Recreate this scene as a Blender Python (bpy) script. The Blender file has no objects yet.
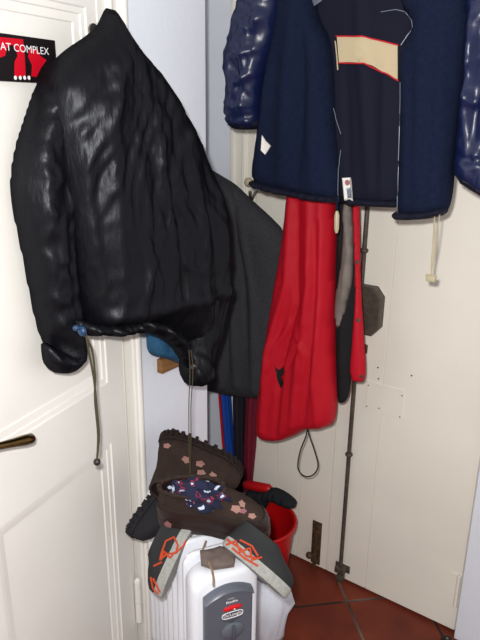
import bpy, bmesh, math, random
import numpy as np
from mathutils import Vector, Matrix, noise
from mathutils.bvhtree import BVHTree

# ------------------------------------------------------------ camera, light, exposure
sc = bpy.context.scene
COL = sc.collection
CAM_H = 1.55
PITCH, YAW, ROLL, FPX = math.radians(18.6), math.radians(36), math.radians(.7), 640.0
RM = (Matrix.Rotation(YAW, 3, 'Z') @ Matrix.Rotation(math.pi/2-PITCH, 3, 'X') @ Matrix.Rotation(ROLL, 3, 'Z'))
cd = bpy.data.cameras.new('camera')
cam = bpy.data.objects.new('camera', cd); COL.objects.link(cam)
cam.matrix_world = Matrix.Translation((0, 0, CAM_H)) @ RM.to_4x4()
cd.sensor_fit = 'VERTICAL'; cd.sensor_height = 36; cd.lens = 36*FPX/640; cd.clip_start = .02
sc.camera = cam

def srgb(r, g, b):
    def f(c):
        c /= 255.0
        return c/12.92 if c <= .04045 else ((c+.055)/1.055)**2.4
    return (f(r), f(g), f(b), 1)

world = bpy.data.worlds.new('room_light'); sc.world = world; world.use_nodes = True
world.node_tree.nodes['Background'].inputs[0].default_value = (1.0, .98, .96, 1)
world.node_tree.nodes['Background'].inputs[1].default_value = .30
CR, CU, CW = RM @ Vector((1, 0, 0)), RM @ Vector((0, 1, 0)), RM @ Vector((0, 0, 1))
CC = Vector((0, 0, CAM_H))
fl = bpy.data.lights.new('camera_flash', 'POINT'); fl.energy = 40; fl.shadow_soft_size = .018; fl.color = (1, .99, .98)
flo = bpy.data.objects.new('camera_flash', fl); COL.objects.link(flo); flo.location = CC - CR*.035 + CU*.055
sc.view_settings.view_transform = 'Standard'; sc.view_settings.look = 'None'
sc.view_settings.gamma = 1; sc.view_settings.use_curve_mapping = False
sc.view_settings.exposure = .98

# ------------------------------------------------------------ helpers
random.seed(4)
def ray(x, y): return RM @ Vector(((x-240)/FPX, (320-y)/FPX, -1))

def mat(name, col, rough=.6, spec=.4, metal=0, var=0, vscale=30, bump=0, bscale=200, col2=None, sheen=0, trans=0, stretch=None, detail=4):
    m = bpy.data.materials.new(name); m.use_nodes = True
    nt = m.node_tree; b = nt.nodes['Principled BSDF']
    b.inputs['Base Color'].default_value = srgb(*col)
    b.inputs['Roughness'].default_value = rough; b.inputs['Specular IOR Level'].default_value = spec
    b.inputs['Metallic'].default_value = metal
    if sheen: b.inputs['Sheen Weight'].default_value = sheen
    if trans: b.inputs['Transmission Weight'].default_value = trans
    tc = nt.nodes.new('ShaderNodeTexCoord'); mp = nt.nodes.new('ShaderNodeMapping')
    nt.links.new(tc.outputs['Object'], mp.inputs[0])
    if stretch: mp.inputs['Scale'].default_value = stretch
    if var or col2:
        n = nt.nodes.new('ShaderNodeTexNoise'); n.inputs['Scale'].default_value = vscale; n.inputs['Detail'].default_value = detail
        nt.links.new(mp.outputs[0], n.inputs['Vector'])
        r = nt.nodes.new('ShaderNodeValToRGB'); nt.links.new(n.outputs['Fac'], r.inputs[0])
        c1 = srgb(*col)
        c2 = srgb(*col2) if col2 else tuple(c*(1-var) for c in c1[:3])+(1,)
        r.color_ramp.elements[0].color = c2; r.color_ramp.elements[1].color = c1
        r.color_ramp.elements[0].position = .35; r.color_ramp.elements[1].position = .62
        nt.links.new(r.outputs[0], b.inputs['Base Color'])
    if bump:
        n = nt.nodes.new('ShaderNodeTexNoise'); n.inputs['Scale'].default_value = bscale; n.inputs['Detail'].default_value = 3
        nt.links.new(mp.outputs[0], n.inputs['Vector'])
        bp = nt.nodes.new('ShaderNodeBump'); bp.inputs['Strength'].default_value = bump; bp.inputs['Distance'].default_value = .004
        nt.links.new(n.outputs['Fac'], bp.inputs['Height']); nt.links.new(bp.outputs[0], b.inputs['Normal'])
    return m

def wmat(o):
    m = o.matrix_basis.copy(); p = o.parent
    while p: m = p.matrix_basis @ m; p = p.parent
    return m

class MB:
    """collects shapes (world space, or local when built with local=True)"""
    def __init__(s, M=None): s.v = []; s.f = []; s.M = M
    def add(s, vs, fs):
        k = len(s.v)
        s.v += [(s.M @ Vector(v)) if s.M else Vector(v) for v in vs]
        s.f += [tuple(i+k for i in f) for f in fs]; return s
    def box(s, x0, x1, y0, y1, z0, z1, bev=0):
        bm = bmesh.new()
        vs = [bm.verts.new((x, y, z)) for x in (x0, x1) for y in (y0, y1) for z in (z0, z1)]
        for f in ((0,1,3,2),(4,6,7,5),(0,4,5,1),(2,3,7,6),(0,2,6,4),(1,5,7,3)): bm.faces.new([vs[i] for i in f])
        if bev: bmesh.ops.bevel(bm, geom=bm.edges[:]+bm.verts[:], offset=bev, segments=2, affect='EDGES', profile=.5)
        bm.verts.index_update()
        s.add([v.co.copy() for v in bm.verts], [[v.index for v in f.verts] for f in bm.faces]); bm.free(); return s
    def rings(s, rings, closed=True, cap0=True, cap1=True):
        n = len(rings[0]); vs = [p for r in rings for p in r]; fs = []
        for i in range(len(rings)-1):
            for j in range(n if closed else n-1):
                a, b = i*n+j, i*n+(j+1) % n; fs.append((a, b, b+n, a+n))
        if cap0: fs.append(tuple(range(n-1, -1, -1)))
        if cap1: fs.append(tuple(range((len(rings)-1)*n, len(rings)*n)))
        return s.add(vs, fs)
    def tube(s, pts, r, n=8, caps=True):
        pts = [Vector(p) for p in pts]; rs = r if isinstance(r, (list, tuple)) else [r]*len(pts)
        rings = []; up = None
        for i, p in enumerate(pts):
            t = (pts[min(i+1, len(pts)-1)]-pts[max(i-1, 0)]).normalized()
            if up is None: up = t.orthogonal().normalized()
            up = (up-t*up.dot(t)).normalized(); bi = t.cross(up)
            rings.append([p+(up*math.cos(2*math.pi*k/n)+bi*math.sin(2*math.pi*k/n))*rs[i] for k in range(n)])
        return s.rings(rings, True, caps, caps)
    def cyl(s, a, b, r0, r1=None, n=20): return s.tube([a, b], [r0, r0 if r1 is None else r1], n)
    def ball(s, c, r, n=12, sc3=(1, 1, 1), M=None):
        c = Vector(c); rings = []
        for i in range(1, n):
            th = math.pi*i/n
            rings.append([c+Vector((sc3[0]*r*math.sin(th)*math.cos(2*math.pi*k/(2*n)), sc3[1]*r*math.sin(th)*math.sin(2*math.pi*k/(2*n)), -sc3[2]*r*math.cos(th))) for k in range(2*n)])
        return s.rings(rings)
    def build(s, name, m, parent=None, smooth=True, local=False, angle=40, sub=0):
        me = bpy.data.meshes.new(name)
        o = bpy.data.objects.new(name, me); COL.objects.link(o)
        vs = s.v
        if parent:
            o.parent = parent
            if not local:
                inv = wmat(parent).inverted(); vs = [inv @ v for v in vs]
        me.from_pydata([tuple(v) for v in vs], [], s.f); me.validate()
        bm = bmesh.new(); bm.from_mesh(me); bmesh.ops.recalc_face_normals(bm, faces=bm.faces[:]); bm.to_mesh(me); bm.free()
        if smooth:
            me.shade_smooth()
            if angle: me.set_sharp_from_angle(angle=math.radians(angle))
        for mm in (m if isinstance(m, list) else [m]): me.materials.append(mm)
        if sub:
            q = o.modifiers.new('sub', 'SUBSURF'); q.levels = sub; q.render_levels = sub
        return o

def tag(o, label=None, cat=None, group=None, kind=None):
    if label: o['label'] = label
    if cat: o['category'] = cat
    if group: o['group'] = group
    if kind: o['kind'] = kind
    return o
def empty(name, loc, label=None, cat=None, rot=None, group=None, kind=None):
    o = bpy.data.objects.new(name, None); COL.objects.link(o); o.empty_display_size = .05
    M = Matrix.Translation(loc)
    if rot is not None: M = M @ rot.to_4x4()
    o.matrix_basis = M
    return tag(o, label, cat, group, kind)

class Plane:
    """vertical (or tilted) sheet a garment hangs in: origin, horizontal U, up V, normal N towards the room"""
    def __init__(s, O, heading, tilt=0):
        s.O = Vector(O); h = math.radians(heading)
        s.U = Vector((math.sin(h), math.cos(h), 0)); s.N = Vector((math.cos(h), -math.sin(h), 0))
        s.V = Vector((0, 0, 1))
        if tilt:
            q = Matrix.Rotation(math.radians(tilt), 3, s.U); s.V = q @ s.V; s.N = q @ s.N
    def px(s, x, y, off=0):
        d = ray(x, y); t = s.N.dot(s.O+s.N*off-CC)/s.N.dot(d); p = CC+d*t
        return p
    def uv(s, x, y, off=0):
        p = s.px(x, y, off)-s.O; return (p.dot(s.U), p.dot(s.V))
    def at(s, u, v, w=0): return s.O+s.U*u+s.V*v+s.N*w

def chaikin(pts, n=2):
    for _ in range(n):
        q = []
        for i in range(len(pts)):
            a, b = pts[i], pts[(i+1) % len(pts)]
            q += [(a[0]*.75+b[0]*.25, a[1]*.75+b[1]*.25), (a[0]*.25+b[0]*.75, a[1]*.25+b[1]*.75)]
        pts = q
    return pts

def segd(P, a, b):
    a = np.array(a); b = np.array(b); ab = b-a; L = (ab@ab) or 1e-9
    t = np.clip(((P-a)@ab)/L, 0, 1); q = a+t[:, None]*ab
    return np.hypot(*(P-q).T), q, t

def polysd(P, poly):
    best = np.full(len(P), 1e9); near = P.copy(); inside = np.zeros(len(P), bool)
    n = len(poly)
    for i in range(n):
        a, b = poly[i], poly[(i+1) % n]
        d, q, _ = segd(P, a, b); k = d < best; best[k] = d[k]; near[k] = q[k]
        if a[1] != b[1]:
            c = ((P[:, 1] > min(a[1], b[1])) & (P[:, 1] <= max(a[1], b[1])))
            xi = a[0]+(P[:, 1]-a[1])*(b[0]-a[0])/(b[1]-a[1]); inside ^= c & (P[:, 0] < xi)
    return np.where(inside, best, -best), near

def cloth(name, m, parent, pl, outline, h=.008, tf=.05, tb=.02, R=.06, folds=(), nz=((.006, 9, 3),), smooth=2, off=0, extra=None, mats=None, hem=0, uvspace=False, gwarp=0):
    """a hanging fabric body: closed shell inside an outline, with a rounded front and back, folds and crumple"""
    poly = chaikin([p if uvspace else pl.uv(*p, off) for p in outline], smooth)
    A = np.array(poly); lo = A.min(0)-h; hi = A.max(0)+h
    nx, ny = int((hi[0]-lo[0])/h)+2, int((hi[1]-lo[1])/h)+2
    gx, gy = np.meshgrid(lo[0]+np.arange(nx)*h, lo[1]+np.arange(ny)*h, indexing='ij')
    P = np.stack([gx.ravel(), gy.ravel()], 1)
    cx, cy = np.meshgrid(lo[0]+(np.arange(nx-1)+.5)*h, lo[1]+(np.arange(ny-1)+.5)*h, indexing='ij')
    csd, _ = polysd(np.stack([cx.ravel(), cy.ravel()], 1), poly); inc = (csd > 0).reshape(nx-1, ny-1)
    sd, near = polysd(P, poly)
    cnt = np.zeros((nx, ny), int)
    for dx in (0, 1):
        for dy in (0, 1): cnt[dx:nx-1+dx, dy:ny-1+dy] += inc
    cnt = cnt.ravel(); bd = (cnt > 0) & (cnt < 4)
    P[bd] = near[bd]; sd = np.where(bd, 0, np.maximum(sd, 0))
    x = np.clip(sd/R, 0, 1); f = np.sqrt(1-(1-x)**2)
    disp = np.zeros(len(P))
    for pts, w, amp in folds:
        q = [p if uvspace else pl.uv(*p, off) for p in pts]; dm = np.full(len(P), 1e9)
        tt = np.zeros(len(P)); n = len(q)-1
        for i in range(n):
            d, _, t = segd(P, q[i], q[i+1]); k = d < dm; dm[k] = d[k]; tt[k] = ((i+t)/n)[k]
        disp += amp*np.exp(-(dm/w)**2)*(.35+.65*np.sin(np.pi*np.clip(tt, .03, .97))**.5)
    idx = np.where(cnt > 0)[0]
    for amp, fx, fy, *rg_ in nz:
        if rg_:
            for i in idx:
                u, v = P[i]; a_ = 1.2*noise.noise(Vector((u*3, v*3, 2+rg_[0]))); ca, sa = math.cos(a_), math.sin(a_); x_, y_ = u*ca+v*sa, v*ca-u*sa
                disp[i] += amp*(1-2.6*abs(noise.noise(Vector((x_*fx, y_*fy, rg_[0]*3.3)))))
            continue
        for i in idx:
            u, v = P[i]
            disp[i] += amp*noise.noise(Vector((u*fx+.7*noise.noise(Vector((u*4, v*4, 7))), v*fy, amp*900+pl.O.x*7)))
    if extra is not None: disp += extra(P, sd)
    fade = np.clip(sd/(.35*R), 0, 1)
    front = tf*f+disp*(fade if hem == 0 else np.maximum(fade, hem)); back = -tb*f
    front = np.maximum(front, back+.002*(sd > 0))
    vid = {}; vs = []; fs = []; bid = {}
    for i in idx:
        vid[i] = len(vs); vs.append(pl.at(P[i, 0], P[i, 1], off+(front[i] if not (bd[i] and hem == 0) else 0)))
    for i in idx:
        if bd[i] and hem == 0: bid[i] = vid[i]
        else: bid[i] = len(vs); vs.append(pl.at(P[i, 0], P[i, 1], off+(back[i] if not bd[i] else min(front[i], 0)-.003)))
    for a, b in zip(*np.where(inc)):
        q = [a*ny+b, (a+1)*ny+b, (a+1)*ny+b+1, a*ny+b+1]
        fs.append([vid[i] for i in q]); fs.append([bid[i] for i in q[::-1]])
    mb = MB(); mb.v = vs; mb.f = [tuple(f) for f in fs]
    o = mb.build(name, m, parent, angle=0)
    return o

def bvh(*objs):
    vs = []; fs = []
    for o in objs:
        M = wmat(o); k = len(vs); vs += [M @ v.co for v in o.data.vertices]; fs += [[i+k for i in p.vertices] for p in o.data.polygons]
    return BVHTree.FromPolygons(vs, fs)
def hit(bv, x, y):
    h = bv.ray_cast(CC, ray(x, y).normalized())
    if h[0] is None:
        return None, None
    n = h[1]
    if n.dot(ray(x, y)) > 0: n = -n
    return h[0], n
def stitch(bv, pts, r, name, m, parent, lift=.0, n=6, steps=6):
    """a cord or seam lying on a surface along a path"""
    mb = MB(); run = []
    q = []
    for i in range(len(pts)-1):
        for k in range(steps): t = k/steps; q.append((pts[i][0]*(1-t)+pts[i+1][0]*t, pts[i][1]*(1-t)+pts[i+1][1]*t))
    q.append(pts[-1])
    for p in q:
        a, nn = hit(bv, *p)
        if a is not None and (not run or (a-run[-1]).length < .05): run.append(a+nn*lift)
    if len(run) < 2: return None
    mb.tube(run, r, n); return mb.build(name, m, parent)
def patch(bv, poly, name, m, parent, lift=.0015, nn=8):
    """a sewn-on piece following the surface inside a small outline"""
    A = np.array(poly, float); c = A.mean(0); vs = []; fs = []; rings = 4; k = len(poly)
    pts = [tuple(c)]+[tuple(c+(p-c)*(r/rings)) for r in range(1, rings+1) for p in A]
    for lv in (lift, -.001):
        for p in pts:
            a, n = hit(bv, *p)
            if a is None: return None
            vs.append(a+n*lv)
    N = len(pts)
    for o_ in (0, N):
        for j in range(k):
            fs.append((o_, o_+1+j, o_+1+(j+1) % k))
            for r in range(rings-1):
                a = o_+1+r*k+j; b = o_+1+r*k+(j+1) % k; fs.append((a, a+k, b+k, b))
    for j in range(k):
        a = 1+(rings-1)*k+j; b = 1+(rings-1)*k+(j+1) % k; fs.append((a, b, b+N, a+N))
    mb = MB(); mb.v = vs; mb.f = fs; return mb.build(name, m, parent)
def text(name, s, h, M, m, parent, depth=.0006, sx=1, shear=0, bold=0):
    cu = bpy.data.curves.new(name, 'FONT'); cu.body = s; cu.size = 1; cu.extrude = 0; cu.offset = bold; cu.shear = shear
    o = bpy.data.objects.new(name, cu); COL.objects.link(o)
    me = bpy.data.meshes.new_from_object(o.evaluated_get(bpy.context.evaluated_depsgraph_get()))
    bpy.data.objects.remove(o); bpy.data.curves.remove(cu)
    ys = [v.co.y for v in me.vertices]; k = h/(max(ys)-min(ys)); y0 = min(ys); x0 = min(v.co.x for v in me.vertices)
    mb = MB(M)
    mb.add([((v.co.x-x0)*k*sx, (v.co.y-y0)*k, depth) for v in me.vertices], [tuple(p.vertices) for p in me.polygons])
    return mb.build(name, m, parent, smooth=False)

# ------------------------------------------------------------ materials
M = {}
M['cream'] = mat('cream_gloss_paint', (238, 233, 220), .42, .35, var=.05, vscale=4, bump=.12, bscale=25)
M['door'] = mat('white_door_paint', (236, 233, 226), .38, .4, var=.03, vscale=5, bump=.05, bscale=40)
M['wall'] = mat('blue_white_plaster', (226, 230, 238), .8, .2, var=.03, vscale=6, bump=.15, bscale=60)
M['iron'] = mat('brown_painted_iron', (88, 78, 69), .5, .4, .15, var=.4, vscale=60)
M['rust'] = mat('rusted_iron', (96, 74, 52), .6, .4, .4, var=.5, vscale=90, bump=.3, bscale=150)
M['brass'] = mat('aged_brass', (120, 94, 52), .25, .5, 1, var=.3, vscale=40)
M['steel'] = mat('dull_steel', (150, 146, 138), .35, .5, 1)
M['black_nylon'] = mat('black_nylon', (11, 11, 13), .42, .2, bump=.5, bscale=70, stretch=(1, 1, .3))
M['grey_wool'] = mat('charcoal_wool', (60, 60, 64), .9, .15, bump=.3, bscale=420, col2=(48, 48, 52), vscale=260)
M['red'] = mat('red_shell', (176, 8, 30), .62, .25, bump=.08, bscale=90)
M['red_dark'] = mat('dark_red_trim', (150, 14, 30), .6, .25)
M['lining'] = mat('black_mesh_lining', (26, 26, 28), .75, .2, bump=.3, bscale=500)
M['grey_lining'] = mat('grey_lining', (122, 114, 108), .65, .3, var=.25, vscale=25)
M['fleece'] = mat('navy_fleece', (22, 29, 49), .95, .1, bump=.35, bscale=380, col2=(17, 25, 47), vscale=120)
M['navy'] = mat('dark_navy_shell', (20, 21, 36), .8, .15, bump=.12, bscale=150)
M['satin'] = mat('navy_satin_lining', (14, 24, 60), .34, .5, bump=.1, bscale=40)
M['beige'] = mat('beige_band', (186, 170, 138), .8, .2)
M['piping'] = mat('red_piping', (190, 26, 40), .6, .3)
M['zip'] = mat('pale_zip', (118, 124, 140), .4, .5, .3)
M['tagw'] = mat('white_label', (226, 222, 214), .7, .2)
M['tagm'] = mat('label_mark', (150, 96, 100), .7, .2)
M['bone'] = mat('bone_plastic', (176, 164, 134), .5, .4)
M['olive'] = mat('olive_cord', (70, 64, 48), .8, .2)
M['beadk'] = mat('dark_bead', (38, 34, 32), .35, .5)
M['bluebead'] = mat('blue_stopper', (28, 58, 92), .4, .5)
M['teal'] = mat('teal_denim', (44, 88, 122), .8, .2, var=.25, vscale=90, bump=.3, bscale=200)
M['wood'] = mat('brown_wood', (140, 98, 58), .6, .3, var=.3, vscale=20, stretch=(1, 1, 8))
M['boot'] = mat('brown_suede', (56, 44, 39), .85, .15, bump=.35, bscale=160, var=.2, vscale=50)
M['leather'] = mat('dark_brown_leather', (40, 27, 24), .45, .4, bump=.1, bscale=90)
M['sole'] = mat('dark_brown_rubber', (36, 28, 25), .7, .25, bump=.2, bscale=90)
M['flower'] = mat('pink_flower', (156, 118, 108), .8, .2)
M['flower2'] = mat('deep_pink_embroidery', (140, 92, 96), .8, .2)
M['blackboot'] = mat('black_suede', (36, 35, 38), .85, .2, bump=.3, bscale=160)
M['orange'] = mat('orange_trim', (184, 66, 30), .6, .3)
M['snk'] = mat('black_sneaker_mesh', (34, 35, 36), .7, .3, bump=.3, bscale=400)
M['snkg'] = mat('grey_sole_rubber', (158, 158, 152), .8, .2, var=.2, vscale=140, bump=.2, bscale=300)
M['brown_mesh'] = mat('brown_grey_mesh', (112, 98, 92), .85, .2, bump=.3, bscale=400, var=.2, vscale=60)
M['lace'] = mat('tan_lace', (146, 122, 100), .8, .2)
M['plastic'] = mat('white_enamel', (226, 228, 234), .32, .45)
M['panel'] = mat('grey_panel_plastic', (88, 92, 102), .35, .45)
M['paneld'] = mat('dark_grey_plastic', (74, 78, 88), .35, .45)
M['bucket'] = mat('red_bucket_plastic', (176, 10, 16), .35, .45)
M['bag'] = mat('white_carrier_plastic', (222, 226, 236), .35, .4)
M['print'] = mat('blue_print', (60, 84, 140), .5, .3)
M['umb_blue'] = mat('blue_nylon', (18, 66, 150), .55, .3)
M['umb_black'] = mat('black_umbrella_cloth', (28, 26, 34), .6, .3)
M['maroon'] = mat('maroon_cloth', (104, 20, 40), .6, .3)
M['bristle'] = mat('black_bristle', (34, 36, 40), .9, .15, bump=.6, bscale=300)
M['greyrag'] = mat('grey_rag', (96, 104, 112), .9, .1, bump=.3, bscale=200)
M['posterk'] = mat('poster_black', (22, 16, 18), .35, .4)
M['posterr'] = mat('poster_red', (196, 10, 34), .35, .4)
M['posterw'] = mat('poster_white', (236, 230, 232), .35, .4)
M['logor'] = mat('red_lens', (200, 20, 28), .2, .5)
M['rubber'] = mat('black_rubber', (24, 22, 22), .5, .4)
M['crack'] = mat('dark_gap', (70, 62, 56), .9, .1)

nm = M['black_nylon'].node_tree; pb = nm.nodes['Principled BSDF']; nrm_ = pb.inputs['Normal'].links[0].from_socket
df = nm.nodes.new('ShaderNodeBsdfDiffuse'); df.inputs[0].default_value = srgb(11, 11, 15)
gl = nm.nodes.new('ShaderNodeBsdfGlossy'); gl.inputs[0].default_value = (.9, .92, 1, 1); gl.inputs['Roughness'].default_value = .43
ms = nm.nodes.new('ShaderNodeMixShader'); ms.inputs[0].default_value = .019
nm.links.new(nrm_, df.inputs['Normal']); nm.links.new(nrm_, gl.inputs['Normal'])
nm.links.new(df.outputs[0], ms.inputs[1]); nm.links.new(gl.outputs[0], ms.inputs[2]); nm.links.new(ms.outputs[0], nm.nodes['Material Output'].inputs[0])

# terracotta tiles laid diagonally
fm = bpy.data.materials.new('terracotta_tiles'); fm.use_nodes = True
nt = fm.node_tree; N = nt.nodes; L = nt.links; b = N['Principled BSDF']
tc = N.new('ShaderNodeTexCoord'); sx = N.new('ShaderNodeSeparateXYZ'); mp = N.new('ShaderNodeMapping')
mp.vector_type = 'POINT'; mp.inputs['Rotation'].default_value = (0, 0, -math.pi/4)
L.new(tc.outputs['Object'], mp.inputs[0]); L.new(mp.outputs[0], sx.inputs[0])
def mth(op, a, b_=None):
    n = N.new('ShaderNodeMath'); n.operation = op
    for i, v in enumerate((a, b_)):
        if v is None: continue
        if isinstance(v, (int, float)): n.inputs[i].default_value = v
        else: L.new(v, n.inputs[i])
    return n.outputs[0]
T = .2485
ds = []; cells = []
for ax, o0 in ((0, .6275), (1, 1.629)):
    s_ = mth('DIVIDE', mth('SUBTRACT', sx.outputs[ax], o0), T)
    fr = mth('FRACT', s_); ds.append(mth('MINIMUM', fr, mth('SUBTRACT', 1.0, fr))); cells.append(mth('FLOOR', s_))
g = mth('MINIMUM', ds[0], ds[1])
wob = N.new('ShaderNodeTexNoise'); wob.inputs['Scale'].default_value = 40; L.new(tc.outputs['Object'], wob.inputs['Vector'])
g = mth('ADD', g, mth('MULTIPLY', mth('SUBTRACT', wob.outputs[0], .5), .008))
rmp = N.new('ShaderNodeValToRGB'); rmp.color_ramp.elements[0].position = .013; rmp.color_ramp.elements[1].position = .022; L.new(g, rmp.inputs[0])
n1 = N.new('ShaderNodeTexNoise'); n1.inputs['Scale'].default_value = 9; n1.inputs['Detail'].default_value = 6; L.new(tc.outputs['Object'], n1.inputs['Vector'])
tr = N.new('ShaderNodeValToRGB'); tr.color_ramp.elements[0].color = srgb(92, 34, 20); tr.color_ramp.elements[1].color = srgb(124, 52, 31)
tr.color_ramp.elements[0].position = .3; tr.color_ramp.elements[1].position = .7
cmb = N.new('ShaderNodeCombineXYZ'); L.new(cells[0], cmb.inputs[0]); L.new(cells[1], cmb.inputs[1])
wn = N.new('ShaderNodeTexWhiteNoise'); L.new(cmb.outputs[0], wn.inputs['Vector'])
fac = mth('ADD', mth('MULTIPLY', n1.outputs[0], .75), mth('MULTIPLY', wn.outputs[0], .25)); L.new(fac, tr.inputs[0])
n2 = N.new('ShaderNodeTexNoise'); n2.inputs['Scale'].default_value = 5; L.new(tc.outputs['Object'], n2.inputs['Vector'])
gr = N.new('ShaderNodeValToRGB'); gr.color_ramp.elements[0].color = srgb(44, 28, 24); gr.color_ramp.elements[1].color = srgb(104, 90, 80)
gr.color_ramp.elements[0].position = .42; gr.color_ramp.elements[1].position = .58; L.new(n2.outputs[0], gr.inputs[0])
mx = N.new('ShaderNodeMix'); mx.data_type = 'RGBA'; L.new(rmp.outputs[0], mx.inputs[0]); L.new(gr.outputs[0], mx.inputs[6]); L.new(tr.outputs[0], mx.inputs[7])
L.new(mx.outputs[2], b.inputs['Base Color']); b.inputs['Roughness'].default_value = .5; b.inputs['Specular IOR Level'].default_value = .3
bp = N.new('ShaderNodeBump'); bp.inputs['Strength'].default_value = .5; bp.inputs['Distance'].default_value = .004
L.new(rmp.outputs[0], bp.inputs['Height']); L.new(bp.outputs[0], b.inputs['Normal'])

# ------------------------------------------------------------ the setting
def struct(o): o['kind'] = 'structure'; return o
DY = 1.676           # room face of the double door
LX = -1.05           # room face of the wall on the left
struct(MB().add([(-2.2, -1.5, 0), (1.4, -1.5, 0), (1.4, 1.9, 0), (-2.2, 1.9, 0), (-2.2, -1.5, -.05), (1.4, -1.5, -.05), (1.4, 1.9, -.05), (-2.2, 1.9, -.05)],
    [(0,1,2,3),(7,6,5,4),(0,4,5,1),(1,5,6,2),(2,6,7,3),(3,7,4,0)]).build('floor', fm, smooth=False))
ZT = 2.45
struct(MB().box(LX-.14, LX, 1.026, 1.29, 0, ZT).build('wall_left', M['wall'], smooth=False))
struct(MB().box(LX-.14, LX, .40, 1.026, 2.08, ZT).build('wall_left_lintel', M['wall'], smooth=False))
struct(MB().box(LX-.14, LX, -1.5, .40, 0, ZT).build('wall_left_near', M['wall'], smooth=False))
struct(MB().box(-1.75, -1.65, 1.29, 1.8, 0, ZT).build('wall_recess', M['wall'], smooth=False))
struct(MB().box(-1.65, LX-.14, 1.15, 1.29, 0, ZT).build('wall_recess_front', M['wall'], smooth=False))
struct(MB().box(-1.65, -1.258, DY+.012, DY+.12, 0, ZT).build('wall_back', M['wall'], smooth=False))
struct(MB().box(-1.258, -.376, DY+.012, DY+.12, 2.16, ZT).build('wall_back_lintel', M['wall'], smooth=False))
struct(MB().box(-.374, 1.4, DY-.022, DY+.12, 0, ZT, .003).build('wall_right', M['wall'], smooth=False))
# frame of the white panelled door: jamb and architrave
fr = MB()
fr.box(LX-.14, LX-.022, .978, 1.001, 0, 2.03, .002); fr.box(LX-.02, LX+.014, .996, 1.026, 0, 2.08, .004); fr.box(LX-.005, LX+.02, 1.006, 1.02, 0, 2.07, .005)
fr.box(LX-.02, LX+.014, .42, .455, 0, 2.08, .004); fr.box(LX-.02, LX+.014, .455, .996, 2.035, 2.08, .004); fr.box(LX-.14, LX+.004, .455, .47, 0, 2.03, .002)
struct(fr.build('trim_1', M['door'], smooth=False))
# frame of the double door
f2 = MB(); f2.box(-1.257, -1.163, DY-.004, DY+.1, 0, 2.16, .003); f2.box(-1.212, -1.196, DY-.014, DY, 0, 2.13, .004)
f2.box(-1.257, -1.24, DY-.012, DY, 0, 2.15, .004); f2.box(-1.163, -.376, DY-.004, DY+.1, 2.1, 2.16, .003)
struct(f2.build('trim_2', M['cream'], smooth=False))

# --- white panelled door, slightly ajar
a = math.radians(12)
DM = Matrix.Translation((LX, .975, 0)) @ Matrix(((math.sin(a), math.cos(a), 0), (-math.cos(a), math.sin(a), 0), (0, 0, 1))).to_4x4()
DRm = DM.to_3x3()
d1 = empty('door_1', (LX, .975, 0), rot=DRm, kind='structure')
W = .52
sl = MB()
P1 = (.063, .437, .94, 1.723); P2 = (.063, .437, .16, .785)
sl.box(.004, P1[0], -.035, 0, .008, 2.03); sl.box(P1[1], W, -.035, 0, .008, 2.03)
sl.box(P1[0], P1[1], -.035, 0, P1[3], 2.03); sl.box(P1[0], P1[1], -.035, 0, P2[3], P1[2]); sl.box(P1[0], P1[1], -.035, 0, .008, P2[2])
for (x0, x1, z0, z1) in (P1, P2):
    prof = [(0, 0), (.002, -.003), (.012, -.0045), (.014, -.007), (.028, -.0105), (.030, -.013), (.033, -.013)]
    rg = [[(x0+i, d, z0+i), (x1-i, d, z0+i), (x1-i, d, z1-i), (x0+i, d, z1-i)] for i, d in prof]
    sl.rings(rg, True, False, True)
    sl.add([(x0, -.03, z0), (x1, -.03, z0), (x1, -.03, z1), (x0, -.03, z1)], [(0, 1, 2, 3)])
sl.build('door_slab', M['door'], d1, local=True, angle=20)
hg = MB()
for z0, z1 in ((.198, .262), (.266, .332)): hg.cyl((-.004, .008, z0), (-.004, .008, z1), .009, n=14)
hg.ball((-.004, .008, .334), .008, 8)
hgo = hg.build('hinge', M['door'], d1, local=True)
h2 = MB()
for z0, z1 in ((1.70, 1.764), (1.768, 1.83)): h2.cyl((-.004, .006, z0), (-.004, .006, z1), .0075, n=14)
h2.box(-.004, .03, 0, .0022, 1.70, 1.83); h2.build('hinge', M['door'], d1, local=True)
# --- cream double door with its espagnolette
def leaf(name, x0, x1, grooves):
    o = empty(name, (x0, DY, 0), kind='structure')
    mb = MB(); gs = sorted([x0]+grooves+[x1])
    mb.box(x0+.001, x1-.001, DY+.004, DY+.04, .01, 2.1)
    for i in range(len(gs)-1):
        mb.box(gs[i]+(.0012 if i else .001), gs[i+1]-(.0012 if i < len(gs)-2 else .002), DY, DY+.006, .01, 2.1, .0012)
    mb.build('door_slab', M['cream'], o, smooth=False); return o
dl = leaf('door_2', -1.161, -.832, [-.955, -1.05])
dr = leaf('door_3', -.832, -.379, [-.684])
rod = MB(); rod.tube([(-.770, DY-.018, .03), (-.770, DY-.018, 2.02)], .0068, 12)
for z in (.5, 1.16, 1.72): rod.ball((-.770, DY-.018, z), .0125, 8, (1, 1, .7))
rod = rod.build('bolt_rod', M['iron'], dr)
for z in (.055, .86, 1.62):
    gd = MB(); gd.box(-.788, -.752, DY-.029, DY-.001, z-.011, z+.011, .003); gd.box(-.796, -.742, DY-.006, DY-.0005, z-.014, z+.014, .002); gd.build('rod_guide', M['iron'], dr)
tip = MB(); tip.box(-.781, -.757, DY-.03, DY-.004, .012, .034, .003); tip.build('bolt_tip', M['iron'], dr)
lc = MB()
zc, hw, hh = .985, .042, .073; xc = -.744
poly = [(-hw, -hh), (hw*.45, -hh), (hw, -hh*.62), (hw, hh*.62), (hw*.45, hh), (-hw, hh)]
lc.rings([[(xc+x*s, DY-d, zc+z*s) for x, z in poly] for s, d in ((1, 0), (1, .026), (.93, .032))], True, True, True)
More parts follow.
